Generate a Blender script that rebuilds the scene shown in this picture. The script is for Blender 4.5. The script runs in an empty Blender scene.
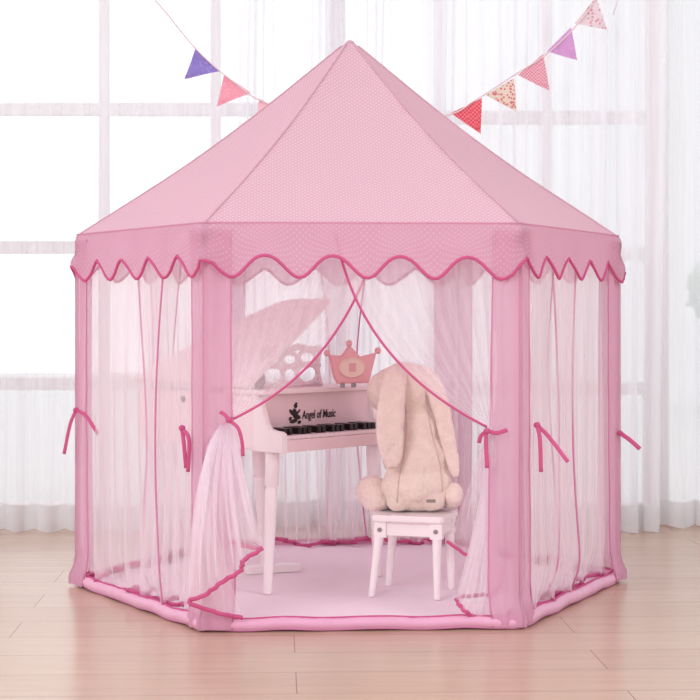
import bpy, bmesh, math, random
from mathutils import Vector, Matrix, noise
PI = math.pi
C = bpy.context.scene.collection
sc = bpy.context.scene
rnd = random.Random(7)
V = Vector
CAMY, CAMZ, F = -4.17, .714, 1609.0

def W(px, py, d):
    """world point seen at a photo pixel, d metres from the camera plane (used to measure the place)"""
    return V(((px-350)*d/F, d+CAMY, CAMZ-(py-308)*d/F))

# ------------------------------------------------------------------ materials
def nodes(name):
    m = bpy.data.materials.new(name); m.use_nodes = True
    nt = m.node_tree; nt.nodes.clear()
    out = nt.nodes.new('ShaderNodeOutputMaterial')
    return m, nt, out
def N(nt, t, **k):
    n = nt.nodes.new(t)
    for a, b in k.items():
        if a.startswith('i_'):
            n.inputs[a[2:].replace('_', ' ')].default_value = b
        else: setattr(n, a, b)
    return n
def lin(c):
    return tuple((x/12.92 if x <= .04045 else ((x+.055)/1.055)**2.4) for x in [v/255 for v in c]) + (1,)
def solid(name, col, rough=.5, var=.04, scale=12, metal=0, bump=0, bscale=60, spec=.5, sheen=0, coat=0):
    m, nt, out = nodes(name)
    b = N(nt, 'ShaderNodeBsdfPrincipled')
    tc = N(nt, 'ShaderNodeTexCoord')
    nz = N(nt, 'ShaderNodeTexNoise'); nz.inputs['Scale'].default_value = scale; nz.inputs['Detail'].default_value = 4
    nt.links.new(tc.outputs['Object'], nz.inputs['Vector'])
    r = N(nt, 'ShaderNodeMapRange'); r.inputs['To Min'].default_value = 1-var; r.inputs['To Max'].default_value = 1+var
    nt.links.new(nz.outputs['Fac'], r.inputs['Value'])
    hs = N(nt, 'ShaderNodeHueSaturation'); hs.inputs['Color'].default_value = lin(col)
    nt.links.new(r.outputs[0], hs.inputs['Value'])
    nt.links.new(hs.outputs[0], b.inputs['Base Color'])
    b.inputs['Roughness'].default_value = rough; b.inputs['Metallic'].default_value = metal
    b.inputs['Specular IOR Level'].default_value = spec
    b.inputs['Sheen Weight'].default_value = sheen; b.inputs['Sheen Roughness'].default_value = .5
    b.inputs['Coat Weight'].default_value = coat
    if bump:
        n2 = N(nt, 'ShaderNodeTexNoise'); n2.inputs['Scale'].default_value = bscale; n2.inputs['Detail'].default_value = 3
        nt.links.new(tc.outputs['Object'], n2.inputs['Vector'])
        bp = N(nt, 'ShaderNodeBump'); bp.inputs['Strength'].default_value = bump; bp.inputs['Distance'].default_value = .004
        nt.links.new(n2.outputs['Fac'], bp.inputs['Height']); nt.links.new(bp.outputs[0], b.inputs['Normal'])
    nt.links.new(b.outputs[0], out.inputs[0])
    return m
def cloth(name, col, opacity, transl=.45, dots=None, dot_col=(255, 250, 252), var=.05, streak=0):
    """woven fabric: threads scatter and pass light, gaps between them are open"""
    m, nt, out = nodes(name); L = nt.links.new
    tc = N(nt, 'ShaderNodeTexCoord')
    mp = N(nt, 'ShaderNodeMapping'); mp.inputs['Scale'].default_value = (30, 30, 1.2) if streak else (9, 9, 9)
    L(tc.outputs['Object'], mp.inputs['Vector'])
    nz = N(nt, 'ShaderNodeTexNoise'); nz.inputs['Scale'].default_value = 1; nz.inputs['Detail'].default_value = 3
    L(mp.outputs[0], nz.inputs['Vector'])
    r = N(nt, 'ShaderNodeMapRange'); r.inputs['To Min'].default_value = 1-var; r.inputs['To Max'].default_value = 1+var
    L(nz.outputs['Fac'], r.inputs['Value'])
    hs = N(nt, 'ShaderNodeHueSaturation'); hs.inputs['Color'].default_value = lin(col); L(r.outputs[0], hs.inputs['Value'])
    col_out = hs.outputs[0]
    if dots:
        uv = N(nt, 'ShaderNodeUVMap')
        sc_ = N(nt, 'ShaderNodeVectorMath', operation='SCALE'); sc_.inputs['Scale'].default_value = 1/dots; L(uv.outputs[0], sc_.inputs[0])
        rt = N(nt, 'ShaderNodeMapping'); rt.inputs['Rotation'].default_value = (0, 0, PI/4); L(sc_.outputs[0], rt.inputs['Vector'])
        fr = N(nt, 'ShaderNodeVectorMath', operation='FRACTION'); L(rt.outputs[0], fr.inputs[0])
        su = N(nt, 'ShaderNodeVectorMath', operation='SUBTRACT'); su.inputs[1].default_value = (.5, .5, 0); L(fr.outputs[0], su.inputs[0])
        ln = N(nt, 'ShaderNodeVectorMath', operation='LENGTH'); L(su.outputs[0], ln.inputs[0])
        mr = N(nt, 'ShaderNodeMapRange'); mr.inputs['From Min'].default_value = .2; mr.inputs['From Max'].default_value = .3
        mr.inputs['To Min'].default_value = 1; mr.inputs['To Max'].default_value = 0; L(ln.outputs['Value'], mr.inputs['Value'])
        mx = N(nt, 'ShaderNodeMix', data_type='RGBA'); L(mr.outputs[0], mx.inputs[0]); L(col_out, mx.inputs[6])
        mx.inputs[7].default_value = lin(dot_col); col_out = mx.outputs[2]
    d = N(nt, 'ShaderNodeBsdfDiffuse'); t = N(nt, 'ShaderNodeBsdfTranslucent')
    L(col_out, d.inputs[0]); L(col_out, t.inputs[0])
    m1 = N(nt, 'ShaderNodeMixShader'); m1.inputs[0].default_value = transl
    L(d.outputs[0], m1.inputs[1]); L(t.outputs[0], m1.inputs[2])
    if opacity < 1:
        tr = N(nt, 'ShaderNodeBsdfTransparent'); m2 = N(nt, 'ShaderNodeMixShader'); m2.inputs[0].default_value = opacity
        L(tr.outputs[0], m2.inputs[1]); L(m1.outputs[0], m2.inputs[2]); L(m2.outputs[0], out.inputs[0])
        if streak:
            r2 = N(nt, 'ShaderNodeMapRange'); r2.inputs['From Min'].default_value = .3; r2.inputs['From Max'].default_value = .7
            r2.inputs['To Min'].default_value = opacity-streak; r2.inputs['To Max'].default_value = opacity+streak
            L(nz.outputs['Fac'], r2.inputs['Value']); L(r2.outputs[0], m2.inputs[0])
    else: L(m1.outputs[0], out.inputs[0])
    return m
def print_fabric(name, base, mark, kind, scale):
    m, nt, out = nodes(name); L = nt.links.new
    b = N(nt, 'ShaderNodeBsdfPrincipled'); b.inputs['Roughness'].default_value = .9
    tc = N(nt, 'ShaderNodeTexCoord')
    if kind == 'check':
        t = N(nt, 'ShaderNodeTexChecker'); t.inputs['Scale'].default_value = scale
        t.inputs[1].default_value = lin(base); t.inputs[2].default_value = lin(mark); L(tc.outputs['Object'], t.inputs[0]); o = t.outputs[0]
    else:
        t = N(nt, 'ShaderNodeTexVoronoi'); t.inputs['Scale'].default_value = scale; L(tc.outputs['Object'], t.inputs['Vector'])
        cr = N(nt, 'ShaderNodeValToRGB'); cr.color_ramp.elements[0].position = .3; cr.color_ramp.elements[1].position = .45
        cr.color_ramp.elements[0].color = lin(mark); cr.color_ramp.elements[1].color = lin(base)
        L(t.outputs['Distance'], cr.inputs[0]); o = cr.outputs[0]
    L(o, b.inputs['Base Color'])
    tl = N(nt, 'ShaderNodeBsdfTranslucent'); L(o, tl.inputs[0]); mx = N(nt, 'ShaderNodeMixShader'); mx.inputs[0].default_value = .3
    L(b.outputs[0], mx.inputs[1]); L(tl.outputs[0], mx.inputs[2]); L(mx.outputs[0], out.inputs[0])
    return m
M = {}
M['roof'] = cloth('roof_fabric', (230, 189, 203), 1, .40, dots=.0095, dot_col=(241, 214, 222), var=.02)
M['valance'] = cloth('valance_fabric', (234, 184, 206), .86, .5, dots=.0095, dot_col=(239, 204, 222), var=.03)
M['panel'] = cloth('panel_fabric', (232, 183, 206), .84, .45, var=.03)
M['tulle'] = cloth('tulle', (255, 246, 251), .41, .66, streak=.09, var=.02)
M['tulle_front'] = cloth('tulle_front', (255, 246, 252), .38, .6, streak=.05, var=.02)
M['trim'] = cloth('trim_satin', (230, 120, 170), 1, .45)
M['trim_pale'] = cloth('trim_satin_pale', (236, 162, 202), 1, .4)
M['mat'] = cloth('mat_plush', (252, 231, 241), 1, .1, var=.02)
M['rim'] = solid('rim_satin', (226, 162, 192), .38, .06, 20, sheen=.3)
M['drape'] = cloth('drape_sheer', (250, 250, 253), .55, .60, streak=.10, var=.02)
M['drape_hem'] = cloth('drape_hem', (238, 236, 238), .85, .4)
M['wood_white'] = solid('painted_white_wood', (250, 238, 240), .35, .02, coat=.2)
M['wood_pink'] = solid('painted_pale_pink_wood', (249, 230, 234), .38, .02, coat=.2)
M['fall'] = solid('painted_fallboard', (244, 216, 221), .38, .02, coat=.2)
M['crown'] = solid('crown_paint', (238, 176, 182), .4, .04)
M['crown_in'] = solid('crown_inlay', (242, 212, 200), .5, .04)
M['crown_pic'] = solid('crown_badge', (226, 170, 172), .5, .1, 200)
M['black'] = solid('black_gloss', (38, 30, 32), .3, .02)
M['ink'] = solid('black_ink', (52, 38, 42), .6, .02)
M['steel'] = solid('steel_bolt', (150, 140, 140), .3, .05, metal=.8)
M['fur'] = solid('cream_plush', (238, 216, 206), .95, .12, 45, bump=1, bscale=110, sheen=.5, spec=.1)
M['fur_pink'] = solid('pink_cream_plush', (240, 217, 209), .95, .11, 45, bump=1, bscale=110, sheen=.5, spec=.1)
M['frame'] = solid('window_frame_paint', (232, 222, 224), .45, .02)
M['wall'] = solid('wall_paint', (238, 234, 234), .8, .02)
M['terrace'] = solid('terrace_stone', (235, 235, 235), .8, .04)
M['leaf'] = solid('leaf_green', (176, 192, 178), .7, .2)
M['bark'] = solid('bark', (110, 95, 80), .9, .2)
M['cord'] = solid('bunting_cord', (225, 200, 205), .8, .03)
M['seam'] = solid('plush_seam', (216, 190, 178), .95, .05)
M['tag'] = solid('grey_label', (150, 135, 130), .6, .2, 300)

def floor_material():
    m, nt, out = nodes('laminate_floor'); L = nt.links.new
    b = N(nt, 'ShaderNodeBsdfPrincipled'); tc = N(nt, 'ShaderNodeTexCoord')
    mp = N(nt, 'ShaderNodeMapping'); mp.inputs['Rotation'].default_value = (0, 0, -.045); mp.inputs['Location'].default_value = (.768+1.2325*8, .654+.178*41, 0)
    L(tc.outputs['Object'], mp.inputs['Vector'])
    br = N(nt, 'ShaderNodeTexBrick'); br.offset = .5; br.inputs['Scale'].default_value = 1
    br.inputs['Brick Width'].default_value = 1.2325; br.inputs['Row Height'].default_value = .178
    br.inputs['Mortar Size'].default_value = .0013; br.inputs['Mortar Smooth'].default_value = .1; br.inputs['Bias'].default_value = 0
    br.inputs['Color1'].default_value = lin((190, 157, 135)); br.inputs['Color2'].default_value = lin((199, 168, 147))
    br.inputs['Mortar'].default_value = lin((146, 112, 98))
    L(mp.outputs[0], br.inputs['Vector'])
    m2 = N(nt, 'ShaderNodeMapping'); m2.inputs['Scale'].default_value = (1.5, 22, 1); L(tc.outputs['Object'], m2.inputs['Vector'])
    nz = N(nt, 'ShaderNodeTexNoise'); nz.inputs['Scale'].default_value = 2; nz.inputs['Detail'].default_value = 6; L(m2.outputs[0], nz.inputs['Vector'])
    r = N(nt, 'ShaderNodeMapRange'); r.inputs['From Min'].default_value = .3; r.inputs['From Max'].default_value = .7
    r.inputs['To Min'].default_value = .95; r.inputs['To Max'].default_value = 1.04; L(nz.outputs['Fac'], r.inputs['Value'])
    hs = N(nt, 'ShaderNodeHueSaturation'); L(br.outputs['Color'], hs.inputs['Color']); L(r.outputs[0], hs.inputs['Value'])
    L(hs.outputs[0], b.inputs['Base Color'])
    rr = N(nt, 'ShaderNodeMapRange'); rr.inputs['To Min'].default_value = .16; rr.inputs['To Max'].default_value = .3
    L(nz.outputs['Fac'], rr.inputs['Value']); L(rr.outputs[0], b.inputs['Roughness'])
    b.inputs['Specular IOR Level'].default_value = .6
    bp = N(nt, 'ShaderNodeBump'); bp.inputs['Strength'].default_value = .15; bp.inputs['Distance'].default_value = .001
    L(br.outputs['Fac'], bp.inputs['Height']); bp.invert = True; L(bp.outputs[0], b.inputs['Normal'])
    L(b.outputs[0], out.inputs[0]); return m
M['floor'] = floor_material()
def glass_material():
    m, nt, out = nodes('window_glass'); L = nt.links.new
    t = N(nt, 'ShaderNodeBsdfTransparent'); g = N(nt, 'ShaderNodeBsdfGlossy'); g.inputs['Roughness'].default_value = .02
    mx = N(nt, 'ShaderNodeMixShader'); mx.inputs[0].default_value = .06
    L(t.outputs[0], mx.inputs[1]); L(g.outputs[0], mx.inputs[2]); L(mx.outputs[0], out.inputs[0]); return m
M['glass'] = glass_material()

# ------------------------------------------------------------------ geometry helpers
def obj(name, bm, mat, parent=None, smooth=True):
    me = bpy.data.meshes.new(name)
    bmesh.ops.recalc_face_normals(bm, faces=bm.faces[:]); bm.to_mesh(me); bm.free()
    if smooth:
        for p in me.polygons: p.use_smooth = True
    o = bpy.data.objects.new(name, me); C.objects.link(o)
    me.materials.append(M[mat] if isinstance(mat, str) else mat)
    if parent:
        o.parent = parent
        o.matrix_parent_inverse = world_inv(parent)
    return o
def world_inv(p):
    m = Matrix.Identity(4)
    while p:
        m = Matrix.Translation(p.location) @ p.rotation_euler.to_matrix().to_4x4() @ m if p.parent is None else p.matrix_parent_inverse @ Matrix.Translation(p.location) @ p.rotation_euler.to_matrix().to_4x4() @ m
        p = p.parent
    return m.inverted()
def thing(name, label, cat, loc=(0, 0, 0), group=None):
    o = bpy.data.objects.new(name, None); C.objects.link(o); o.location = loc
    o.empty_display_size = .1
    o['label'] = label; o['category'] = cat
    if group: o['group'] = group
    return o
def tag(o, label, cat, group=None):
    o['label'] = label; o['category'] = cat
    if group: o['group'] = group
    return o
def struct(name, bm, mat, smooth=False):
    o = obj(name, bm, mat, None, smooth); o['kind'] = 'structure'; return o
def xf(origin, ux, uy):
    """frame with origin, x axis ux, y axis uy (unit), z up"""
    ux, uy = V(ux).normalized(), V(uy).normalized(); uz = ux.cross(uy)
    m = Matrix((ux, uy, uz)).transposed().to_4x4(); m.translation = V(origin); return m
def box(bm, a, b, mx=None, bev=0):
    a, b = V(a), V(b)
    r = bmesh.ops.create_cube(bm, size=1)
    vs = r['verts']; c = (a+b)/2; s = b-a
    for v in vs: v.co = V((v.co.x*s.x, v.co.y*s.y, v.co.z*s.z))+c
    if bev:
        es = list({e for v in vs for e in v.link_edges})
        r2 = bmesh.ops.bevel(bm, geom=es, offset=bev, segments=2, affect='EDGES', profile=.7)
        vs = list({v for f in r2['faces'] for v in f.verts} | {v for v in vs if v.is_valid})
    if mx:
        for v in vs: v.co = mx @ v.co
    return vs
def prism(bm, pts, h, mx, bev=0):
    """outline pts (x,y) in the frame mx, extruded by h along its z"""
    vs = [bm.verts.new(V((p[0], p[1], 0))) for p in pts]
    f = bm.faces.new(vs)
    r = bmesh.ops.extrude_face_region(bm, geom=[f])
    nv = [g for g in r['geom'] if isinstance(g, bmesh.types.BMVert)]
    for v in nv: v.co.z += h
    allv = vs+nv
    if bev:
        es = [e for e in {e for v in allv for e in v.link_edges} if abs(e.verts[0].co.z-e.verts[1].co.z) < 1e-7]
        r2 = bmesh.ops.bevel(bm, geom=es, offset=bev, segments=2, affect='EDGES')
        allv = list({v for f in r2['faces'] for v in f.verts} | {v for v in allv if v.is_valid})
    for v in allv: v.co = mx @ v.co
def tube(bm, pts, r, seg=10, closed=False, flat=None, caps=True):
    """round tube (r number or list); flat=(normal, ratio) squashes it along the normal"""
    pts = [V(p) for p in pts]; n = len(pts); rings = []
    up = V((0, 0, 1))
    prev = None
    for i, p in enumerate(pts):
        if closed: t = pts[(i+1) % n]-pts[i-1]
        else: t = pts[min(i+1, n-1)]-pts[max(i-1, 0)]
        if t.length < 1e-9: t = V((0, 0, 1))
        t.normalize()
        if flat: a = V(flat[0]) - t*V(flat[0]).dot(t)
        elif prev is not None: a = prev - t*prev.dot(t)
        else: a = up - t*up.dot(t) if abs(t.z) < .9 else V((1, 0, 0)) - t*t.x
        if a.length < 1e-6: a = t.orthogonal()
        a.normalize(); prev = a; b = t.cross(a)
        rr = r[i] if isinstance(r, (list, tuple)) else r
        ra = rr*(flat[1] if flat else 1)
        rings.append([bm.verts.new(p + a*math.cos(2*PI*k/seg)*ra + b*math.sin(2*PI*k/seg)*rr) for k in range(seg)])
    m = n if closed else n-1
    for i in range(m):
        A, B = rings[i], rings[(i+1) % n]
        for k in range(seg): bm.faces.new((A[k], A[(k+1) % seg], B[(k+1) % seg], B[k]))
    if not closed and caps: bm.faces.new(rings[0][::-1]); bm.faces.new(rings[-1])
def lathe(bm, prof, mx, seg=20):
    rings = []
    for r, z in prof:
        rings.append([bm.verts.new(mx @ V((r*math.cos(2*PI*k/seg), r*math.sin(2*PI*k/seg), z))) for k in range(seg)])
    for A, B in zip(rings, rings[1:]):
        for k in range(seg): bm.faces.new((A[k], A[(k+1) % seg], B[(k+1) % seg], B[k]))
    bm.faces.new(rings[0][::-1]); bm.faces.new(rings[-1])
def sheet(fn, nu, nv, uvs=None):
    bm = bmesh.new(); g = [[bm.verts.new(fn(i/nu, j/nv)) for j in range(nv+1)] for i in range(nu+1)]
    lay = bm.loops.layers.uv.new('UVMap') if uvs else None
    for i in range(nu):
        for j in range(nv):
            f = bm.faces.new((g[i][j], g[i+1][j], g[i+1][j+1], g[i][j+1]))
            if lay:
                for lp, (a, b) in zip(f.loops, ((i, j), (i+1, j), (i+1, j+1), (i, j+1))): lp[lay].uv = uvs(a/nu, b/nv)
    return bm
def ell(bm, c, r, rot=None, sub=3):
    res = bmesh.ops.create_icosphere(bm, subdivisions=sub, radius=1)
    R = rot.to_matrix() if rot else Matrix.Identity(3)
    for v in res['verts']: v.co = V(c) + R @ V((v.co.x*r[0], v.co.y*r[1], v.co.z*r[2]))
def curve_pts(ctrl, n=40):
    """Catmull-Rom through the control points"""
    P = [V(c) for c in ctrl]; P = [P[0]*2-P[1]]+P+[P[-1]*2-P[-2]]; out = []
    segs = len(P)-3
    for q in range(n+1):
        s = q/n*segs; i = min(int(s), segs-1); t = s-i
        a, b, c, d = P[i:i+4]
        out.append(.5*((2*b)+(c-a)*t+(2*a-5*b+4*c-d)*t*t+(3*b-a-3*c+d)*t**3))
    return out
def lerp(a, b, t): return a+(b-a)*t

# ------------------------------------------------------------------ the room
bm = bmesh.new(); box(bm, (-5, -5.5, -.05), (5, 1.3, 0)); struct('floor', bm, 'floor')
WY = 1.20
def grid_window(name, xs, zs, z1, mull=.033, rail=.043):
    bm = bmesh.new()
    for x in xs: box(bm, (x-mull/2, WY, 0), (x+mull/2, WY+.05, z1), bev=.004)
    for z in zs: box(bm, (xs[0], WY+.004, z-rail/2), (xs[-1], WY+.046, z+rail/2), bev=.004)
    box(bm, (xs[0], WY-.02, 0), (xs[-1], WY+.06, .06), bev=.006)
    box(bm, (xs[0], WY-.02, z1), (xs[-1], WY+.06, z1+.08), bev=.006)
    o = struct(name, bm, 'frame')
    bm = bmesh.new(); box(bm, (xs[0], WY+.022, .05), (xs[-1], WY+.027, z1+.01))
    g = obj('window_pane', bm, 'glass', o, False)
    return o
d = WY-CAMY
X = lambda px: (px-350)*d/F
x_edge = X(655)
grid_window('window_1', [X(-120), X(-9), X(103), X(215), X(330)], [.461, .917, 1.379, 1.83], 2.3)
grid_window('window_2', [X(330)+.0351, X(439), X(547), x_edge-.018], [.445, .895, 1.352, 1.81], 2.3)
grid_window('window_3', [x_edge+.022, X(900)], [], 2.3, mull=.05)
bm = bmesh.new(); box(bm, (-5, WY-.02, 2.38), (5, WY+.12, 2.9)); box(bm, (-5, WY-.02, 0), (X(-120)-.02, WY+.12, 2.38)); box(bm, (X(900)+.03, WY-.02, 0), (5, WY+.12, 2.38))
struct('wall_back', bm, 'wall')
bm = bmesh.new(); box(bm, (-9, 1.33, -.1), (9, 14, -.02)); struct('terrace_ground', bm, 'terrace')

# curtains over the windows
def drape(x0, x1, y0, z0, z1, folds, amp, seed, label, loop=.6):
    rg = random.Random(seed); n = folds
    ph = [rg.uniform(-.9, .9) for _ in range(n+2)]; am = [rg.uniform(.45, 1.25) for _ in range(n+2)]
    Wd = x1-x0
    def fn(u, v):
        s = u*n; i = int(s); f = s-i
        a = lerp(am[i], am[min(i+1, n)], f); p = lerp(ph[i], ph[min(i+1, n)], f)
        k = 2*PI*s + p + .5*math.sin(v*2.3+i*.7)
        spread = .75+.25*v
        y = amp*a*math.cos(k)*spread + .012*math.sin(9*u*Wd+seed)
        x = x0+Wd*u + loop*a*amp*math.sin(2*k)*.5 + .01*math.sin(4*v+u*20)
        z = lerp(z1, z0+.006*math.sin(k), v)
        y -= .03*max(0, v-.93)/.07*(.5+.5*math.sin(k*.5+seed))
        return V((x, y0+y, z))
    t = thing('curtain', label, 'curtain', ((x0+x1)/2, y0, 0))
    nu = n*14
    obj('sheer_fabric', sheet(fn, nu, 36), 'drape', t)
    def hem(u, v):
        p = fn(u, .965+.035*v); p.y -= .002; return p
    obj('hem', sheet(hem, nu, 3), 'drape_hem', t)
    return t
dc = 5.175
XC = lambda px: (px-350)*dc/F
drape(XC(-110), XC(250), .97, .004, 2.33, 13, .022, 3, 'white sheer curtain at the far left, smooth and bright with a gathered hem', .3)
drape(XC(232), XC(440), 1.08, .004, 2.33, 10, .03, 11, 'white sheer curtain directly behind the tent, seen through its open front', .7)
drape(XC(425), XC(664), .97, .004, 2.33, 9, .036, 21, 'white sheer curtain with deep folds right of the tent roof', .9)
drape(XC(664), XC(800), 1.08, .004, 2.33, 5, .026, 31, 'thin bluish sheer curtain at the right edge with greenery behind', .5)
bm = bmesh.new(); tube(bm, [(-2.1, 1.02, 2.358), (2.3, 1.02, 2.358)], .012, 10)
tag(obj('curtain_rail', bm, 'frame'), 'white rail above the windows that carries the sheer curtains', 'curtain rail')

# trees beyond the right-hand window
def tree(x, y, h, r, seed, label):
    rg = random.Random(seed); t = thing('tree', label, 'tree', (x, y, -.02))
    bm = bmesh.new(); tube(bm, [(x, y, -.02), (x+.03, y, h*.4), (x-.04, y, h*.75)], [.09, .07, .04], 8); obj('trunk', bm, 'bark', t)
    bm = bmesh.new()
    for _ in range(80):
        a, b = rg.uniform(0, 2*PI), math.acos(rg.uniform(-1, 1)); q = r*rg.uniform(.3, .85)
        p = V((x+q*math.sin(b)*math.cos(a), y+q*math.sin(b)*math.sin(a), h*.55+q*1.1*math.cos(b)))
        res = bmesh.ops.create_icosphere(bm, subdivisions=4, radius=rg.uniform(.18, .3))
        for v in res['verts']:
            n_ = v.co.normalized(); v.co = p+v.co+n_*(.05*noise.noise(n_*4+p)+.03*noise.noise(n_*11+p*3))
    obj('foliage', bm, 'leaf', t)
tree(3.35, 7.0, 1.7, 1.1, 1, 'round green tree outside behind the sheer curtain at the right edge')

# ------------------------------------------------------------------ the tent
ROT = math.radians(2.7); RAD = .70; ZE = .90; ZA = 1.409
cor = [V((RAD*math.cos(ROT+k*PI/3), RAD*math.sin(ROT+k*PI/3), 0)) for k in range(6)]
tent = thing('play_tent', 'pink hexagonal castle play tent with scalloped valance and tied-back tulle curtains', 'tent')
# roof
def roof_pt(k, u, r):
    a, b = cor[k % 6], cor[(k+1) % 6]
    p = a.lerp(b, u)*r
    bow = math.sin(PI*u)
    z = ZE+(ZA-ZE)*(1-r) - .022*max(0, math.sin(PI*min(1, r)))**1.2 - .010*bow*math.sin(PI*min(1, r))
    z += .0025*noise.noise(V((p.x*6, p.y*6, k)))*r
    # faint tension wrinkles running up to the corners
    z += .0012*math.sin(26*u+5*r)*bow*r
    return V((p.x, p.y, z))
bm = bmesh.new(); lay = bm.loops.layers.uv.new('UVMap'); nr, nu = 26, 18; r0 = .012
for k in range(6):
    g = [[bm.verts.new(roof_pt(k, i/nu, r0+(1.004-r0)*j/nr)) for j in range(nr+1)] for i in range(nu+1)]
    for i in range(nu):
        for j in range(nr):
            f = bm.faces.new((g[i][j], g[i][j+1], g[i+1][j+1], g[i+1][j]))
            for lp, (a, b) in zip(f.loops, ((i, j), (i, j+1), (i+1, j+1), (i+1, j))):
                rr = r0+(1.004-r0)*b/nr; lp[lay].uv = ((a/nu-.5)*RAD*rr+k*3+5, rr*.79)
bmesh.ops.remove_doubles(bm, verts=bm.verts[:], dist=.0004)
tip = [v for v in bm.verts if v.co.z > ZA-.0105 and (v.co.x**2+v.co.y**2)**.5 < .0095]
me_roof = obj('roof', bm, 'roof', tent)
bm = bmesh.new(); lathe(bm, [(.004, ZA-.014), (.0125, ZA-.013), (.0105, ZA-.006), (.006, ZA-.002), (.002, ZA-.001)], Matrix.Identity(4), 16); obj('roof_cap', bm, 'roof', me_roof)
for k in range(6):
    bm = bmesh.new(); tube(bm, [roof_pt(k, 0, .03+.97*j/30)+V((0, 0, .0008)) for j in range(31)], .0022, 6); obj('roof_seam', bm, 'roof', me_roof)
# valance
def scal(t, k):
    ph = (t-.066-(.02 if k == 4 else .01*k))/.213
    c = math.cos(2*PI*ph)
    c = c*.9+.1*math.cos(4*PI*ph)
    if k != 4: c = .62*c+.38*(2*abs(math.cos(PI*ph))**.75-1)
    return .092+.027*c+(.006*t if k == 4 else 0)
def val_pt(k, t, v, off=0):
    a, b = cor[k % 6], cor[(k+1) % 6]
    p = a.lerp(b, t)*1.004; n = ((a+b)/2).normalized()
    h = scal(t, k); edge = min(t, 1-t)
    am = .003 if k == 4 else .002
    ph = 2*PI*(t-.066)/.213
    out_ = v*(.006+am*math.sin(ph*1.0+1.1*k) + .007*noise.noise(V((t*7, k*5, v*2))))
    if k != 4: out_ += v*v*.003*max(0, math.sin(ph+.9))
    # gathers at the corners
    g = math.exp(-(edge/.05)**2)
    out_ += v*.010*g+.004*g*math.sin(v*9)
    ag = math.atan2(v*h, edge*RAD+1e-5); rd = math.hypot(v*h, edge*RAD)
    out_ += .0045*math.exp(-(rd/.085)**2)*min(1, rd/.02)*math.sin(ag*10+k)
    p = p+n*(out_+off) + (b-a).normalized()*(.004*v*math.sin(ph+.5) if k != 4 else .002*v*math.sin(ph))
    return V((p.x, p.y, ZE+.002-h*v-.003*v*g*math.sin(t*300)))
NT = 64
def ring(v, off=0): return [val_pt(k, i/NT, v, off) for k in range(6) for i in range(NT)]
bm = bmesh.new(); lay = bm.loops.layers.uv.new('UVMap'); NV = 8
def blend(k, i, v):
    p = val_pt(k, i/NT, v)
    e = min(i, NT-i)/NT          # meet the neighbouring side at each corner
    if i == 0 or e < .03:
        w = .5*(1-e/.03)
        if i/NT < .5: q = val_pt((k-1) % 6, 1-i/NT, v)
        else: q = val_pt((k+1) % 6, 1-i/NT, v)
        c = cor[k if i/NT < .5 else (k+1) % 6].normalized()
        mid = (p+q)/2; mid2 = c*mid.dot(c); mid2.z = mid.z
        p = p.lerp(V((mid2.x, mid2.y, (p.z+q.z)/2)), 2*w)
    return p
G = [[bm.verts.new(blend(k, i, j/NV)) for j in range(NV+1)] for k in range(6) for i in range(NT)]
for i in range(len(G)):
    A, B = G[i], G[(i+1) % len(G)]
    for j in range(NV):
        f = bm.faces.new((A[j], B[j], B[j+1], A[j+1]))
        for lp, (a, b) in zip(f.loops, ((i, j), (i+1, j), (i+1, j+1), (i, j+1))): lp[lay].uv = (a/NT*RAD+9, b/NV*.11)
edge_pts = [g[NV].co.copy() for g in G]
val = obj('valance', bm, 'valance', tent)
bm = bmesh.new(); tube(bm, edge_pts, .0036, 8, closed=True); o = obj('valance_trim', bm, 'trim', val); o['label'] = 'deep pink piping along the scalloped edge'
top_pts = [blend(k, i, 0)+V((0, 0, .001)) for k in range(6) for i in range(0, NT, 4)]
bm = bmesh.new(); tube(bm, top_pts, .0018, 6, closed=True); obj('eave_seam', bm, 'valance', val)

# corner panels with the poles inside
def corner_panel(k):
    c = cor[k]; da = (cor[(k-1) % 6]-c).normalized(); db = (cor[(k+1) % 6]-c).normalized(); n = c.normalized()
    w = .064
    def fn(u, v):
        s = (u-.5)*2
        z = lerp(ZE-.012, .006, v)
        ww = w*(1+.08*math.sin(3*v+k))
        if abs(s) < .08: p = c+n*.008*(1-(s/.08)**2)
        else: p = c+(da if s < 0 else db)*((abs(s)-.08)/.92*ww)
        fold = .0035*math.sin(abs(s)*11+k+v*2.2)+.002*noise.noise(V((s*4, v*9, k*7)))
        p = p+n*fold*(abs(s) > .1)
        if v > .9:
            q = max(0, min(1, (v-.93)/.05)); p = p+n*.0165*q*q*(3-2*q)+n*.002*q*math.sin(s*16)
        return V((p.x, p.y, z))
    o = obj('corner_panel', sheet(fn, 44, 40), 'panel', tent)
    for s in (0, 1):
        bm = bmesh.new(); tube(bm, [fn(s, v/20) for v in range(21)], .0016, 6); obj('panel_seam', bm, 'trim_pale', o)
    bm = bmesh.new(); tube(bm, [c*.985+V((0, 0, .012)), c*.985+V((0, 0, ZE-.01))], .0075, 10); obj('pole', bm, 'wood_white', tent)
for k in range(6): corner_panel(k)

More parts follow.
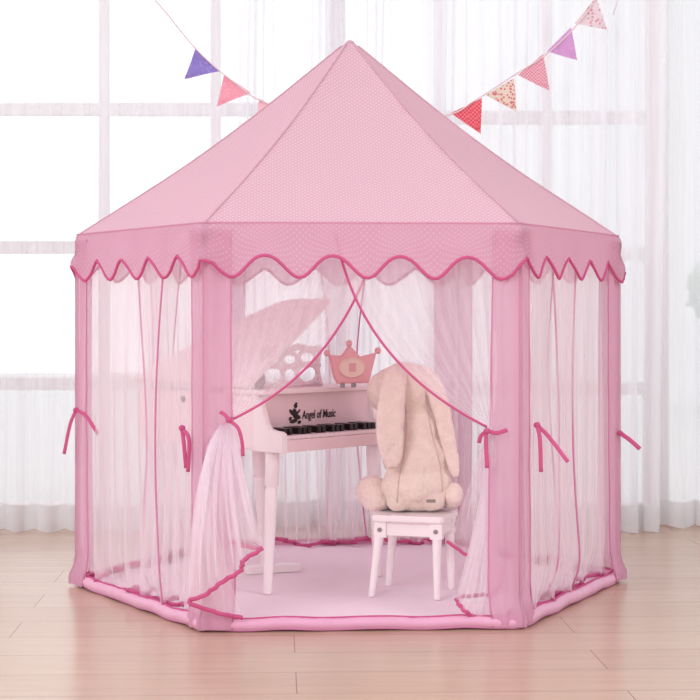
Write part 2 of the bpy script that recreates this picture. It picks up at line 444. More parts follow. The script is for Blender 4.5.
# tulle curtains of the closed sides
def side_curtain(k, t0, t1, off, seed, free):
    a, b = cor[k % 6], cor[(k+1) % 6]; n = ((a+b)/2).normalized(); dr = (b-a).normalized(); rg = random.Random(seed)
    nf = rg.choice([5, 6, 7]); p0 = rg.uniform(0, 6); p1 = rg.uniform(0, 6)
    pull = rg.uniform(.01, .05)*(1 if free == 1 else -1)
    def fn(u, v):
        t = lerp(t0, t1, u)
        gather = 1-.10*math.sin(PI*min(1, v*1.0))
        tc = t1 if free == 0 else t0           # the fixed edge by the corner panel
        t = tc+(t-tc)*gather
        am = .004+.012*v
        k1 = 2*PI*nf*u+p0+.8*math.sin(3*v+p1)
        p = a.lerp(b, t)+n*(off+am*math.sin(k1)) + dr*(am*.75*math.sin(2*k1)+.012*v*math.sin(5*v+p1)*(.3+.7*(u if free == 1 else 1-u)))
        z = lerp(ZE-.01, .026+.006*math.sin(k1*.5+p1)+.006*math.sin(9*u+p0), v)
        if v > .88:
            q = (v-.88)/.12; p = p-n*(.02*q*q*(1+.8*math.sin(k1*.5)))
        return V((p.x, p.y, z))
    o = obj('sheer_curtain', sheet(fn, nf*14, 36), 'tulle', tent)
    bm = bmesh.new(); tube(bm, [fn(free, j/40) for j in range(41)], .0022, 6); obj('edge_trim', bm, 'trim_pale', o)
    bm = bmesh.new(); tube(bm, [fn(i/60, 1) for i in range(61)], .0048, 8); obj('hem_trim', bm, 'trim', o)
for k in (5, 0, 1, 2, 3):
    e0, e1 = (.33, .57)
    if k == 3: e0, e1 = .46, .72
    if k == 1: e0, e1 = .38, .60
    side_curtain(k, .05, e1, -.006, 40+k, 1)
    side_curtain(k, e0, .95, -.018, 60+k, 0)

# front curtains, tied back
def front_curtain(T0, T1, c0, c1, tie0, tie1, hem, hemc0, hemc1, dep, nf, seed):
    rg = random.Random(seed); p0 = rg.uniform(0, 6); hp = curve_pts(hem, 120)
    vt = .52
    def fn(u, v):
        Tp = T0.lerp(T1, u); tie = tie0.lerp(tie1, u)
        if v <= vt:
            t = v/vt; c = c0.lerp(c1, u**1.15)
            p = Tp*(1-t)**2+c*2*t*(1-t)+tie*t*t
            am = .003+.008*math.sin(PI*t)*(1-.3*u)-.0015*t
            dep = .016*(1-t)
            k = 2*PI*nf*u+p0+.5*t
        else:
            t = (v-vt)/(1-vt); h = hp[min(120, int(round(u*120)))]
            c = hemc0.lerp(hemc1, u)
            p = tie*(1-t)**2+c*2*t*(1-t)+h*t*t
            am = .0015+.014*t**.6*(1-t)**.5+.0012*t; dep = 0
            k = 2*PI*nf*u+p0+.5+.3*t
        # keep the trimmed inner edge clean
        am *= min(1, (1-u)*7)
        return V((p.x+am*(.25 if v < vt else .9)*math.sin(2*k), p.y+dep+am*math.sin(k), p.z))
    o = obj('sheer_curtain', sheet(fn, 120, 56), 'tulle_front', tent)
    o['label'] = 'tulle curtain of the open front, tied back'
    bm = bmesh.new(); tube(bm, [fn(1, vt*j/60) for j in range(61)], .0028, 8); obj('edge_trim', bm, 'trim', o)
    bm = bmesh.new(); tube(bm, [fn(i/60, 1) for i in range(61)], .0048, 8, flat=((0, -1, 0), .6)); obj('hem_trim', bm, 'trim', o)
    return o
front_curtain(W(226, 240, 3.56), W(378, 240, 3.575), W(219, 350, 3.56), W(340, 369, 3.58), W(226, 421, 3.56), W(233, 419, 3.55),
    [W(242, 618, 3.525), W(215, 612, 3.51), W(189, 602, 3.495), W(205, 595, 3.487), W(222, 582, 3.48), W(240, 571, 3.48), W(244, 560, 3.485), W(261, 549, 3.49), W(250, 547, 3.50), W(229, 541, 3.515)],
    W(180, 452, 3.50), W(250, 465, 3.52), 0, 9, 2)
front_curtain(W(494, 240, 3.58), W(335, 230, 3.555), W(500, 350, 3.58), W(357, 362, 3.56), W(492, 430, 3.575), W(487, 427, 3.56),
    [W(492, 626, 3.60), W(478, 620, 3.58), W(463, 609, 3.57), W(458, 598, 3.62), W(480, 595, 3.68), W(497, 591, 3.70), W(499, 563, 3.78), W(470, 556, 3.78), W(447, 541, 3.80)],
    W(499, 500, 3.6), W(470, 490, 3.68), 0, 9, 5)

# ribbon ties
def tie(paths, w=.0055, nrm=(0, -1, .2)):
    bm = bmesh.new()
    for p in paths: tube(bm, curve_pts(p, 16), w, 8, flat=(nrm, .22))
    ell(bm, paths[0][0], (.008, .006, .007), sub=2)
    o = obj('ribbon_tie', bm, 'trim', tent)
tie([[W(229, 420, 3.53), W(238, 428, 3.525), W(242, 442, 3.525), W(243, 456, 3.53)], [W(229, 420, 3.53), W(224, 414, 3.535), W(220, 412, 3.545)]], .004)
tie([[W(487, 431, 3.54), W(486, 440, 3.54), W(487, 468, 3.54)], [W(487, 431, 3.54), W(497, 433, 3.55), W(507, 430, 3.575)], [W(487, 431, 3.54), W(481, 436, 3.545), W(479, 443, 3.55)]], .0045)
tie([[W(537, 425, 3.62), W(540, 440, 3.60), W(541, 472, 3.60)], [W(537, 425, 3.62), W(549, 437, 3.62), W(568, 462, 3.60)]], .0046)
tie([[W(182, 428, 3.60), W(189, 440, 3.58), W(188, 472, 3.58)], [W(182, 428, 3.60), W(184, 445, 3.585), W(186, 468, 3.585)]], .0045)
tie([[W(76, 410, 4.10), W(70, 425, 4.09), W(64, 454, 4.08)], [W(76, 410, 4.10), W(86, 416, 4.07), W(98, 434, 4.04)]], .0044)
tie([[W(620, 433, 4.19), W(630, 440, 4.18), W(640, 449, 4.17)]], .0058)
tie([[W(443, 403, 4.75), W(436, 412, 4.74), W(434, 422, 4.74)]], .005)

# base: plush mat and padded satin rim
bm = bmesh.new(); prism(bm, [(c.x*.985, c.y*.985) for c in cor], .012, Matrix.Translation((0, 0, .001)), bev=.003); mat = obj('floor_mat', bm, 'mat', tent, False)
mat['label'] = 'pale pink plush floor'
def rim_pt(k, t, r, z):
    p = cor[k].lerp(cor[(k+1) % 6], t)*r
    wob = .0022*math.sin(t*31+k)+.002*noise.noise(V((t*16, k*4, z*50)))
    n = ((cor[k]+cor[(k+1) % 6])/2).normalized()
    return V((p.x+n.x*wob, p.y+n.y*wob, z+.0015*math.sin(t*23+2*k)))
rp = [rim_pt(k, (i+.5)/70, 1.0, .0155) for k in range(6) for i in range(70)]
bm = bmesh.new(); tube(bm, rp, [.0128+.0016*noise.noise(V((i*.45, 3, 1))) for i in range(len(rp))], 14, closed=True)
rim = obj('padded_rim', bm, 'rim', tent)
bm = bmesh.new(); tube(bm, [rim_pt(k, (i+.5)/30, .990, .0275) for k in range(6) for i in range(30)], .0036, 8, closed=True); obj('rim_trim', bm, 'trim', rim)
bm = bmesh.new(); tube(bm, [rim_pt(k, (i+.5)/30, 1.012, .0055) for k in range(6) for i in range(30)], .0032, 8, closed=True); obj('rim_trim', bm, 'trim_pale', rim)
def back_hem():
    pass

# ------------------------------------------------------------------ toy piano
ZM = .0135
A0 = V((-.16, -.265, 0)); U = V((.7071, .7071, 0)); VV = V((-.7071, .7071, 0))
def pf(u, v, z): return A0+U*u+VV*v+V((0, 0, z))
piano = thing('toy_piano', 'pale pink wooden toy grand piano with raised lid inside the tent', 'piano', tuple(pf(.19, .25, ZM)))
PM = xf(A0, U, VV)
Z0, Z1 = .362, .500; PW = .395
outline = [(0, .095), (PW-.015, .095), (PW-.012, .29)] + [(p.x, p.y) for p in curve_pts([(PW-.012, .29, 0), (.345, .345, 0), (.285, .385, 0), (.185, .465, 0), (.09, .545, 0), (.04, .57, 0), (.0, .575, 0)], 18)][1:]
bm = bmesh.new(); prism(bm, outline, Z1-Z0, PM @ Matrix.Translation((0, 0, Z0)), bev=.004); obj('case', bm, 'wood_pink', piano, False)
# cheeks with the curved arm
prof = [(0, Z0-.002), (0, .398), (.003, .407), (.012, .412), (.035, .414), (.052, .418), (.063, .430), (.072, .455), (.082, .480), (.094, .495), (.11, .503), (.11, Z0-.002)]
for u0 in (-.004, PW-.016):
    bm = bmesh.new(); mx = Matrix.Translation((0, 0, 0)); m = xf(A0+U*u0, VV, (0, 0, 1))
    # frame: x = depth, y = up, z = VV x up = U
    prism(bm, prof, .018, m, bev=.0025); obj('cheek', bm, 'wood_white', piano, False)
bm = bmesh.new(); box(bm, (.012, .0, Z0), (PW-.014, .10, .392), PM, bev=.003); obj('key_bed', bm, 'fall', piano, False)
bm = bmesh.new(); box(bm, (.013, .086, .392), (PW-.015, .097, .4995), PM); fall = obj('fallboard', bm, 'fall', piano, False)
bm = bmesh.new(); box(bm, (-.006, .068, Z1), (PW+.002, .215, Z1+.012), PM, bev=.003); obj('top_board', bm, 'wood_pink', piano, False)
# keys
nk = 22; kx0, kx1 = .015, PW-.02; kw = (kx1-kx0)/nk
for i in range(nk):
    bm = bmesh.new(); box(bm, (kx0+i*kw+.0004, .006, .3925), (kx0+(i+1)*kw-.0004, .084, .4015), PM, bev=.0012); obj('white_key', bm, 'wood_pink', piano, False)
    if i < nk-1 and i % 7 in (0, 1, 3, 4, 5):
        bm = bmesh.new(); box(bm, (kx0+(i+1)*kw-.0056, .028, .4015), (kx0+(i+1)*kw+.0056, .085, .418), PM, bev=.0015); obj('black_key', bm, 'black', piano, False)
# legs
def lathe_leg(top, bot, r1, r0, mat, parent, name='leg', collar=True):
    top, bot = V(top), V(bot); L = (top-bot).length
    z = (top-bot).normalized(); x = z.orthogonal().normalized(); y = z.cross(x)
    m = Matrix((x, y, z)).transposed().to_4x4(); m.translation = bot
    pr = [(r0*.85, 0), (r0, .004), (r0*1.05, L*.15), (lerp(r0, r1, .6), L*.55), (r1*.92, L*.72)]
    if collar: pr += [(r1*.8, L*.735), (r1*.8, L*.745), (r1*1.02, L*.76), (r1*1.05, L*.9)]
    pr += [(r1, L*.97), (r1*.95, L)]
    bm = bmesh.new(); lathe(bm, pr, m, 20); return obj(name, bm, mat, parent)
def leg_at(px_t, py, d1, px_b, d2):
    a = W(px_t, py, d1); b = W(px_b, 500, d2); return (a.x, a.y, Z0+.001), (b.x, b.y, ZM)
t_, b_ = leg_at(273, 455, 3.965, 267.5, 3.935)
lathe_leg(t_, b_, .0170, .0110, 'wood_white', piano)
t2 = pf(.365, .055, Z0+.001); b2 = pf(.378, .048, ZM); lathe_leg(t2, b2, .018, .0115, 'wood_white', piano)
ft = W(258, 500, 4.16); lathe_leg((ft.x, ft.y, Z0+.001), (ft.x+.012, ft.y+.1, .034), .0165, .011, 'wood_white', piano)
bm = bmesh.new(); c = V((ft.x+.012, ft.y+.1, 0)); q = V((.9, .36, 0)).normalized()
box(bm, (-.075, -.014, ZM), (.075, .014, .036), xf((c.x+.02, c.y, 0), q, V((-q.y, q.x, 0))), bev=.004); obj('foot_bar', bm, 'wood_white', piano, False)
# lid, hinged along the bass side
TH = math.radians(37.4); HU = math.cos(TH)*U+V((0, 0, math.sin(TH)))
H0 = pf(-.002, .12, Z1+.014)
lid_c = [(0, 0), (0, .352)] + [(p.x, p.y) for p in curve_pts([(.0, .352, 0), (.09, .352, 0), (.175, .342, 0), (.265, .262, 0), (.355, .165, 0), (.435, .06, 0), (.46, .0, 0)], 24)][1:]
bm = bmesh.new(); m = xf(H0, VV, HU); prism(bm, lid_c, -.014, m, bev=.002); lid = obj('lid', bm, 'wood_white', piano, False)
nl = VV.cross(HU).normalized()
for vv, ww in ((.04, .235), (.075, .235), (.35, .015), (.14, .015)):
    bm = bmesh.new(); p = H0+VV*vv+HU*ww
    z = nl; x = z.orthogonal().normalized(); y = z.cross(x); mm = Matrix((x, y, z)).transposed().to_4x4(); mm.translation = p
    lathe(bm, [(.004, -.014), (.0045, .0025), (.003, .004)], mm, 12); obj('lid_bolt', bm, 'steel', lid)
# bolts on the side of the case
for vv in (.385, .30, .2):
    bm = bmesh.new(); z = -U; x = V((0, 0, 1)); y = z.cross(x); mm = Matrix((x, y, z)).transposed().to_4x4(); mm.translation = pf(0, vv, .478)
    lathe(bm, [(.008, -.003), (.008, .0025), (.0055, .003), (.0045, .001), (.001, .001)], mm, 16); obj('bolt', bm, 'steel', piano)
bm = bmesh.new(); z = -VV; mm = xf(pf(.035, .13, Z1+.036), U, (0, 0, 1))
lathe(bm, [(.017, -.006), (.019, -.003), (.019, .003), (.012, .006), (.002, .0065)], mm, 18); box(bm, (.026, .124, Z1+.012), (.044, .136, Z1+.03), PM, bev=.002)
lk = obj('lid_hinge', bm, 'steel', piano); lk['label'] = 'grey metal hinge disc'
# music rest: pierced scrollwork panel
def ring_pts(cx, cz, rx, rz, a0=0, a1=2*PI, n=24): return [pf(cx+rx*math.cos(a0+(a1-a0)*i/n), .150, cz+rz*math.sin(a0+(a1-a0)*i/n)) for i in range(n+1)]
bm = bmesh.new(); zb = Z1+.012; fl = (VV, .5)
def fb(pts, r=.0062): tube(bm, pts, r, 8, flat=fl)
u0, u1 = .045, .272
fb([pf(u0, .15, zb+.005), pf(u1, .15, zb+.005)], .006)
fb(curve_pts([pf(u0+.008, .15, zb+.098), pf(u0+.04, .15, zb+.094), pf(.13, .15, zb+.102), pf(.158, .15, zb+.094), pf(.186, .15, zb+.102), pf(u1-.04, .15, zb+.094), pf(u1-.008, .15, zb+.096)], 24), .0085)
for s in (u0+.004, u1-.004): fb(curve_pts([pf(s, .15, zb), pf(s+(.012 if s < .1 else -.012), .15, zb+.05), pf(s, .15, zb+.098)], 12), .0075)
for cx in (.098, .219):
    fb(ring_pts(cx, zb+.032, .036, .026)); fb(ring_pts(cx, zb+.074, .028, .019))
for cx in (.158,):
    fb(ring_pts(cx, zb+.03, .024, .022)); fb(ring_pts(cx, zb+.07, .026, .017))
fb([pf(u0+.005, .15, zb+.053), pf(u1-.005, .15, zb+.053)], .005)
obj('music_rest', bm, 'wood_pink', piano)
# lettering on the fallboard and the little angel emblem
def text_mesh(s, size, m, name, mat, parent, shear=.12, squash=.8):
    cu = bpy.data.curves.new(name, 'FONT'); cu.body = s; cu.size = size; cu.extrude = .0004; cu.shear = shear; cu.offset = .0004; cu.resolution_u = 3
    o = bpy.data.objects.new('lettering_source', cu); C.objects.link(o)
    dg = bpy.context.evaluated_depsgraph_get(); me = bpy.data.meshes.new_from_object(o.evaluated_get(dg)); C.objects.unlink(o); bpy.data.objects.remove(o)
    bm = bmesh.new(); bm.from_mesh(me)
    for v in bm.verts: v.co = m @ V((v.co.x*squash, v.co.y, v.co.z))
    return obj(name, bm, mat, parent, False)
FR = xf(pf(0, .0855, 0), U, (0, 0, 1)) @ Matrix.Translation((.115, .448, 0)) @ Matrix.Diagonal((1.4, 1.15, 1, 1)) @ Matrix.Translation((-.081, -.465, 0))   # x along the keyboard, y up, z towards the player
text_mesh('Angel of Music', .030, xf(pf(.140, .0850, .434), U, (0, 0, 1)), 'lettering', 'ink', fall, .15, .66)
bm = bmesh.new(); e = .0012
def EB(cx, cz, rx, rz, rot=0, n=16):
    pts = [(cx+rx*math.cos(2*PI*i/n)*math.cos(rot)-rz*math.sin(2*PI*i/n)*math.sin(rot), cz+rx*math.cos(2*PI*i/n)*math.sin(rot)+rz*math.sin(2*PI*i/n)*math.cos(rot)) for i in range(n)]
    prism(bm, pts, e, FR)
EB(.083, .482, .0042, .005); EB(.081, .467, .0050, .010, .15); EB(.074, .468, .0038, .009, .7); EB(.086, .458, .009, .0055, -.3); EB(.078, .449, .0095, .0042, .2)
EB(.089, .468, .0022, .008, -.7); EB(.092, .446, .0045, .0035, .5); EB(.070, .455, .003, .0045, -.6); EB(.0845, .4875, .003, .0022, .2)
obj('angel_emblem', bm, 'ink', fall, False)

# ------------------------------------------------------------------ crown ornament on the piano
cc = W(352, 387, 4.10); zt = Z1+.0118
crown = thing('crown_stand', 'pink wooden crown-shaped plaque with oval inlay standing on the piano', 'ornament', (cc.x, cc.y, zt))
cu_ = V((.93, .36, 0)).normalized(); CM = xf((cc.x, cc.y, zt+.010), cu_, (0, 0, 1))
half = [(.0, .086), (.022, .066), (.055, .078), (.045, .012), (.040, 0)]
pts = [(-.042, 0), (-.052, .022), (-.064, .074), (-.031, .070), (-.008, .098), (.022, .068), (.066, .078), (.050, .022), (.044, 0)]
bm = bmesh.new(); prism(bm, pts, .012, CM @ Matrix.Translation((0, 0, -.006)), bev=.003); obj('plaque', bm, 'crown', crown, False)
for p in ((-.008, .102), (.071, .083), (-.068, .078)):
    bm = bmesh.new(); q = CM @ V((p[0], p[1], 0)); ell(bm, q, (.0085, .0085, .0085), sub=3); obj('knob', bm, 'crown', crown)
bm = bmesh.new(); n = 32; prism(bm, [(-.003+.034*math.cos(2*PI*i/n), .041+.024*math.sin(2*PI*i/n)) for i in range(n)], .004, CM @ Matrix.Translation((0, 0, .0045)), bev=.001); inl = obj('oval_inlay', bm, 'crown_in', crown, False)
bm = bmesh.new(); tube(bm, [CM @ V((-.003+.034*math.cos(2*PI*i/n), .041+.024*math.sin(2*PI*i/n), .0085)) for i in range(n)], .0022, 6, closed=True); obj('oval_rim', bm, 'crown_in', crown)
bm = bmesh.new(); box(bm, (-.011, .030, .0088), (.007, .052, .0098), CM, bev=.0004); obj('badge', bm, 'crown_pic', inl, False)
for x in (-.026, .004):
    bm = bmesh.new(); q = CM @ V((x, 0, 0)); box(bm, (q.x-.006, q.y-.008, zt), (q.x+.006, q.y+.008, zt+.0105), bev=.002); obj('peg', bm, 'steel', crown)

# ------------------------------------------------------------------ stool
sr = math.radians(-16); su_ = V((math.cos(sr), math.sin(sr), 0)); sv = V((-math.sin(sr), math.cos(sr), 0))
s0 = V(((370-350)*3.9/F, 3.895+CAMY, 0))
SM = xf(s0, su_, sv); SW, SD, SZ = .183, .175, .213
stool = thing('stool', 'small white wooden stool under the plush rabbit', 'stool', tuple(SM @ V((SW/2, SD/2, ZM))))
pts = []
for cx, cy, a in ((SW-.016, SD-.016, 0), (.016, SD-.016, 90), (.016, .016, 180), (SW-.016, .016, 270)):
    for j in range(5): an = math.radians(a+j*22.5); pts.append((cx+.016*math.cos(an), cy+.016*math.sin(an)))
bm = bmesh.new(); prism(bm, pts, .016, SM @ Matrix.Translation((0, 0, SZ-.016)), bev=.003); obj('seat', bm, 'wood_white', stool, False)
bm = bmesh.new()
for a, b in (((.02, .014), (SW-.02, .024)), ((.02, SD-.024), (SW-.02, SD-.014)), ((.014, .02), (.024, SD-.02)), ((SW-.024, .02), (SW-.014, SD-.02))):
    box(bm, (a[0], a[1], SZ-.050), (b[0], b[1], SZ-.0155), SM, bev=.002)
obj('apron', bm, 'wood_white', stool, False)
for ix, iy in ((0, 0), (1, 0), (0, 1), (1, 1)):
    x = .022+ix*(SW-.044); y = .022+iy*(SD-.044)
    top = SM @ V((x, y, SZ-.016)); bot = SM @ V((x+(.004 if ix else -.020), y+(.014 if iy else -.014), ZM))
    lg = lathe_leg(top, bot, .0125, .0085, 'wood_white', stool, collar=False)
    bm = bmesh.new(); box(bm, (x-.016, y-.014, SZ-.056), (x+.016, y+.014, SZ-.016), SM, bev=.005); obj('leg_block', bm, 'wood_white', lg, False)
    if iy == 0:
        bm = bmesh.new(); mm = xf(SM @ V((x, y-.0145, SZ-.036)), su_, (0, 0, 1)); lathe(bm, [(.0055, -.003), (.0055, .0015), (.004, .0025), (.0015, .0012)], mm, 14); obj('bolt', bm, 'steel', lg)
    else:
        if ix: 
            bm = bmesh.new(); mm = xf(SM @ V((x+.0165, y, SZ-.036)), sv, (0, 0, 1)); lathe(bm, [(.0055, -.003), (.0055, .0015), (.004, .0025), (.0015, .0012)], mm, 14); obj('bolt', bm, 'steel', lg)

# ------------------------------------------------------------------ plush rabbit
ZS = SZ
def fused(parts, vox, name, mat, parent, smooth_it=6, fuzz=.0012, seed=0):
    bm = bmesh.new()
    for p in parts: ell(bm, *p)
    me = bpy.data.meshes.new('fused'); bm.to_mesh(me); bm.free()
    o = bpy.data.objects.new('fused_source', me); C.objects.link(o)
    r = o.modifiers.new('r', 'REMESH'); r.mode = 'VOXEL'; r.voxel_size = vox
    s = o.modifiers.new('s', 'SMOOTH'); s.iterations = smooth_it; s.factor = .6
    dg = bpy.context.evaluated_depsgraph_get(); me2 = bpy.data.meshes.new_from_object(o.evaluated_get(dg))
    C.objects.unlink(o); bpy.data.objects.remove(o)
    bm = bmesh.new(); bm.from_mesh(me2); bm.normal_update()
    for v in bm.verts:
        v.co += v.normal*(fuzz*(noise.noise(v.co*55+V((seed, 0, 0)))*2.2 + noise.noise(v.co*150)*1.0 + noise.noise(v.co*320)*.7))
    for v in bm.verts:
        if v.co.z < SZ+.0006: v.co.z = SZ+.0006
    return obj(name, bm, mat, parent)
from mathutils import Euler
rab = thing('plush_rabbit', 'cream plush lop-eared rabbit sitting with its back to the viewer', 'soft toy', tuple(SM @ V((SW/2, SD/2, ZS))))
def E(px, py, d, rx, ry, rz, rot=(0, 0, 0)): return (W(px, py, d), (rx, ry, rz), Euler([math.radians(a) for a in rot]))
body = [E(417, 486, 3.97, .090, .072, .064), E(416, 460, 3.97, .078, .064, .075), E(414, 430, 3.975, .064, .054, .065), E(411, 404, 3.98, .050, .046, .05),
        E(405, 388, 3.98, .070, .064, .066), E(393, 390, 4.02, .066, .058, .056), E(383, 395, 4.05, .040, .040, .040), E(415, 382, 3.975, .052, .05, .045),
        # thighs and legs reaching forward
        E(393, 495, 4.02, .055, .05, .034), E(438, 492, 4.03, .045, .05, .036),
        # arms
        E(441, 450, 3.99, .020, .026, .062, (0, -12, 0)), E(392, 450, 4.02, .022, .03, .055, (0, 12, 0)),
        # haunch bumps
        E(398, 503, 3.95, .030, .035, .022), E(432, 500, 3.94, .036, .03, .028)]
bd = fused(body, .0055, 'body', 'fur', rab, 8)
def ear(ctrl, widths, seed):
    pts = curve_pts(ctrl, 26); bm = bmesh.new(); n = len(pts); rings = []
    for i, p in enumerate(pts):
        t = (pts[min(i+1, n-1)]-pts[max(i-1, 0)]).normalized(); a = V((0, -1, 0)); a = (a-t*a.dot(t)).normalized(); b = t.cross(a)
        f = i/(n-1)*(len(widths)-1); q = min(int(f), len(widths)-2); wd = lerp(widths[q], widths[q+1], f-q)
        if i > n-5: wd *= math.sqrt(max(.02, 1-((i-(n-5))/4.3)**2))
        if i < 3: wd *= .75+.08*i
        rings.append([bm.verts.new(p+b*math.cos(2*PI*k/28)*wd+a*math.sin(2*PI*k/28)*wd*.42*(1+.25*math.cos(4*PI*k/28))) for k in range(28)])
    for A, B in zip(rings, rings[1:]):
        for k in range(28): bm.faces.new((A[k], A[(k+1) % 28], B[(k+1) % 28], B[k]))
    bm.faces.new(rings[0][::-1]); bm.faces.new(rings[-1])
    bmesh.ops.subdivide_edges(bm, edges=bm.edges[:], cuts=1, use_grid_fill=True)
    bmesh.ops.recalc_face_normals(bm, faces=bm.faces[:]); bm.normal_update()
    for v in bm.verts: v.co += v.normal*(.002*noise.noise(v.co*60+V((seed, 0, 0)))+.0010*noise.noise(v.co*200))
    obj('ear', bm, 'fur_pink', rab)
ear([W(403, 366, 3.95), W(396, 378, 3.90), W(392, 400, 3.885), W(390, 430, 3.88), W(393, 468, 3.89)], [.018, .026, .031, .034, .033, .026], 3)
ear([W(420, 368, 3.96), W(433, 384, 3.94), W(441, 408, 3.935), W(447, 435, 3.94), W(456, 478, 3.95)], [.015, .022, .023, .021, .019, .016], 6)
fused([E(372, 492, 4.0, .041, .040, .043), E(376, 500, 3.985, .036, .036, .032)], .005, 'foot', 'fur_pink', rab, 5, seed=9)
fused([E(454, 495, 3.94, .024, .030, .031), E(450, 499, 3.97, .024, .030, .026)], .005, 'foot', 'fur_pink', rab, 5, seed=12)
fused([E(418, 491, 3.915, .030, .022, .028)], .005, 'tail', 'fur', rab, 4, seed=15)
from mathutils.bvhtree import BVHTree
_b = bmesh.new(); _b.from_mesh(bd.data); tree_ = BVHTree.FromBMesh(_b)
def on_body(px, py):
    o_ = V((0, CAMY, CAMZ)); q = W(px, py, 3.9); h = tree_.ray_cast(q-V((0, .3, 0)), V((0, 1, 0)))
    return h[0]+V((0, -.0012, 0)) if h[0] else q
for path in ([(406, 408), (407, 430), (404, 455), (399, 480), (397, 503)], [(428, 412), (434, 440), (441, 468), (443, 492)]):
    bm = bmesh.new(); tube(bm, [on_body(q.x, q.y) for q in curve_pts([(a, b, 0) for a, b in path], 40)], .0014, 6); obj('seam', bm, 'seam', bd)
_b.free()
bm = bmesh.new(); tg = W(431, 501, 3.855); box(bm, (tg.x-.011, tg.y-.002, tg.z-.004), (tg.x+.011, tg.y+.001, tg.z+.004), None, bev=.0008); o = obj('tag', bm, 'tag', rab, False); o['label'] = 'small grey sewn-on tag'

# ------------------------------------------------------------------ bunting
bunt = thing('bunting', 'string of small printed fabric pennants hung behind the tent roof', 'bunting', tuple(W(355, 150, 4.95)))
D = 4.95
cord = [W(120, -38, D), W(162, 8, D), W(196, 49, D), W(231, 80, D), W(268, 104, D), W(355, 132, D), W(445, 116, D), W(474, 101, D), W(513, 76, D), W(548, 53, D), W(576, 26, D), W(600, -6, D), W(630, -50, D)]
bm = bmesh.new(); tube(bm, curve_pts(cord, 120), .0022, 6); obj('cord', bm, 'cord', bunt)
pens = [((195.5, 48), (220, 71), (184.5, 79.5), 'purple pennant', print_fabric('p1', (158, 138, 212), (176, 158, 220), 'spot', 90)),
        ((224, 74), (251, 93), (217, 106.5), 'pink pennant', print_fabric('p2', (246, 172, 190), (250, 186, 200), 'spot', 90)),
        ((259, 98), (280, 110), (256, 124), 'pale pink pennant half hidden by the roof', print_fabric('p3', (248, 205, 215), (240, 180, 195), 'spot', 60)),
        ((451, 113), (482, 98), (480.5, 134), 'red checked pennant', print_fabric('p4', (232, 84, 102), (244, 140, 150), 'check', 160)),
        ((486, 95), (514, 78), (516.5, 112), 'cream floral pennant', print_fabric('p5', (238, 222, 208), (222, 120, 128), 'spot', 110)),
        ((518, 75), (543, 54), (549.5, 91), 'rose gingham pennant', print_fabric('p6', (230, 140, 162), (242, 205, 214), 'check', 190)),
        ((547, 51), (571, 27), (577, 60.5), 'lilac pennant', print_fabric('p7', (220, 168, 218), (228, 176, 220), 'spot', 90)),
        ((575, 23), (596, -3), (607, 30), 'pale floral pennant', print_fabric('p8', (238, 222, 226), (222, 160, 178), 'spot', 100))]
for a, b, c, lab, mt in pens:
    A, B, Cc = W(*a, D), W(*b, D), W(*c, D)
    bm = bmesh.new(); n = 8; rows = []
    def fp(s, t):
        p = A.lerp(B, s).lerp(Cc, t); p.y += .004*math.sin(3*s+4*t)-.004*t; return p
    vs = {}
    for side in (0, 1):
        for i in range(n+1):
            for j in range(n+1-i):
                s = j/(n-i) if n-i else 0
                p = fp(s, i/n); p.y += .0012*side; vs[(side, i, j)] = bm.verts.new(p)
    for side in (0, 1):
        for i in range(n):
            for j in range(n-i):
                f = [vs[(side, i, j)], vs[(side, i, j+1)], vs[(side, i+1, j)]]; bm.faces.new(f if side else f[::-1])
                if j < n-i-1:
                    f = [vs[(side, i, j+1)], vs[(side, i+1, j+1)], vs[(side, i+1, j)]]; bm.faces.new(f if side else f[::-1])
    rim_ = [(0, j) for j in range(n+1)]+[(i, n-i) for i in range(1, n+1)]+[(i, 0) for i in range(n-1, 0, -1)]
    for q in range(len(rim_)):
        a1, b1 = rim_[q], rim_[(q+1) % len(rim_)]
        bm.faces.new((vs[(0,)+a1], vs[(0,)+b1], vs[(1,)+b1], vs[(1,)+a1]))
    o = obj('pennant', bm, mt, bunt, False); o['label'] = lab
bm = bmesh.new(); tube(bm, [W(619, -12, D), W(618, 0, D), W(613, 15, D)], .0016, 6); obj('cord_end', bm, 'cord', bunt)

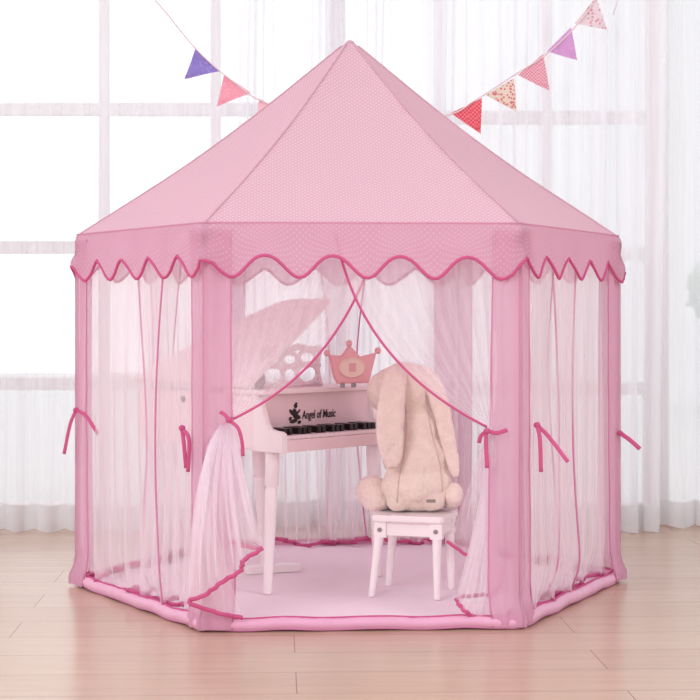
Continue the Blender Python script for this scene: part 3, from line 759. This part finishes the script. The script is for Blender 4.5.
# ------------------------------------------------------------------ light
w = bpy.data.worlds.new('World'); sc.world = w; w.use_nodes = True; nt = w.node_tree; nt.nodes.clear(); L = nt.links.new
out = nt.nodes.new('ShaderNodeOutputWorld'); bg = nt.nodes.new('ShaderNodeBackground')
tc = nt.nodes.new('ShaderNodeTexCoord'); sx = nt.nodes.new('ShaderNodeSeparateXYZ'); L(tc.outputs['Generated'], sx.inputs[0])
mr = nt.nodes.new('ShaderNodeMapRange'); mr.interpolation_type = 'SMOOTHSTEP'
mr.inputs['From Min'].default_value = -.22; mr.inputs['From Max'].default_value = .22; mr.inputs['To Min'].default_value = 1.8; mr.inputs['To Max'].default_value = .92
L(sx.outputs['X'], mr.inputs['Value'])
# the sky opposite the windows reaches the room only dimly
m2 = nt.nodes.new('ShaderNodeMapRange'); m2.inputs['From Min'].default_value = -.5; m2.inputs['From Max'].default_value = .5; m2.inputs['To Min'].default_value = .66; m2.inputs['To Max'].default_value = 1
L(sx.outputs['Y'], m2.inputs['Value'])
mu = nt.nodes.new('ShaderNodeMath'); mu.operation = 'MULTIPLY'; L(mr.outputs[0], mu.inputs[0]); L(m2.outputs[0], mu.inputs[1])
bg.inputs[0].default_value = (.96, .98, 1, 1); L(mu.outputs[0], bg.inputs[1]); L(bg.outputs[0], out.inputs[0])
def area(name, loc, target, size, power, col=(1, 1, 1)):
    l = bpy.data.lights.new(name, 'AREA'); l.shape = 'RECTANGLE'; l.size, l.size_y = size; l.energy = power; l.color = col
    o = bpy.data.objects.new(name, l); C.objects.link(o); o.location = loc
    o.rotation_euler = (V(target)-V(loc)).to_track_quat('-Z', 'Y').to_euler(); return o
area('fill_left', (-2.3, -4.8, 2.5), (0, 0, .6), (1.6, 1.6), 72)  # added fill, an unseen lamp that models and brightens the tent front and interior
area('fill_right', (3.0, -3.2, 2.0), (0, 0, .7), (1.4, 1.6), 55)  # weaker fill, also added: lifts the right roof face and valance

# ------------------------------------------------------------------ camera and view
cam = bpy.data.cameras.new('Camera'); co = bpy.data.objects.new('Camera', cam); C.objects.link(co)
co.location = (0, CAMY, CAMZ); co.rotation_euler = (PI/2, 0, 0); cam.sensor_width = 36; cam.lens = 36*F/700; cam.shift_y = -42/700
sc.camera = co
sc.view_settings.view_transform = 'Standard'; sc.view_settings.look = 'None'; sc.view_settings.gamma = 1; sc.view_settings.exposure = .02
sc.view_settings.use_curve_mapping = False
sc.cycles.use_denoising = True
sc.cycles.transparent_max_bounces = 40; sc.cycles.max_bounces = 8; sc.cycles.diffuse_bounces = 4; sc.cycles.transmission_bounces = 8
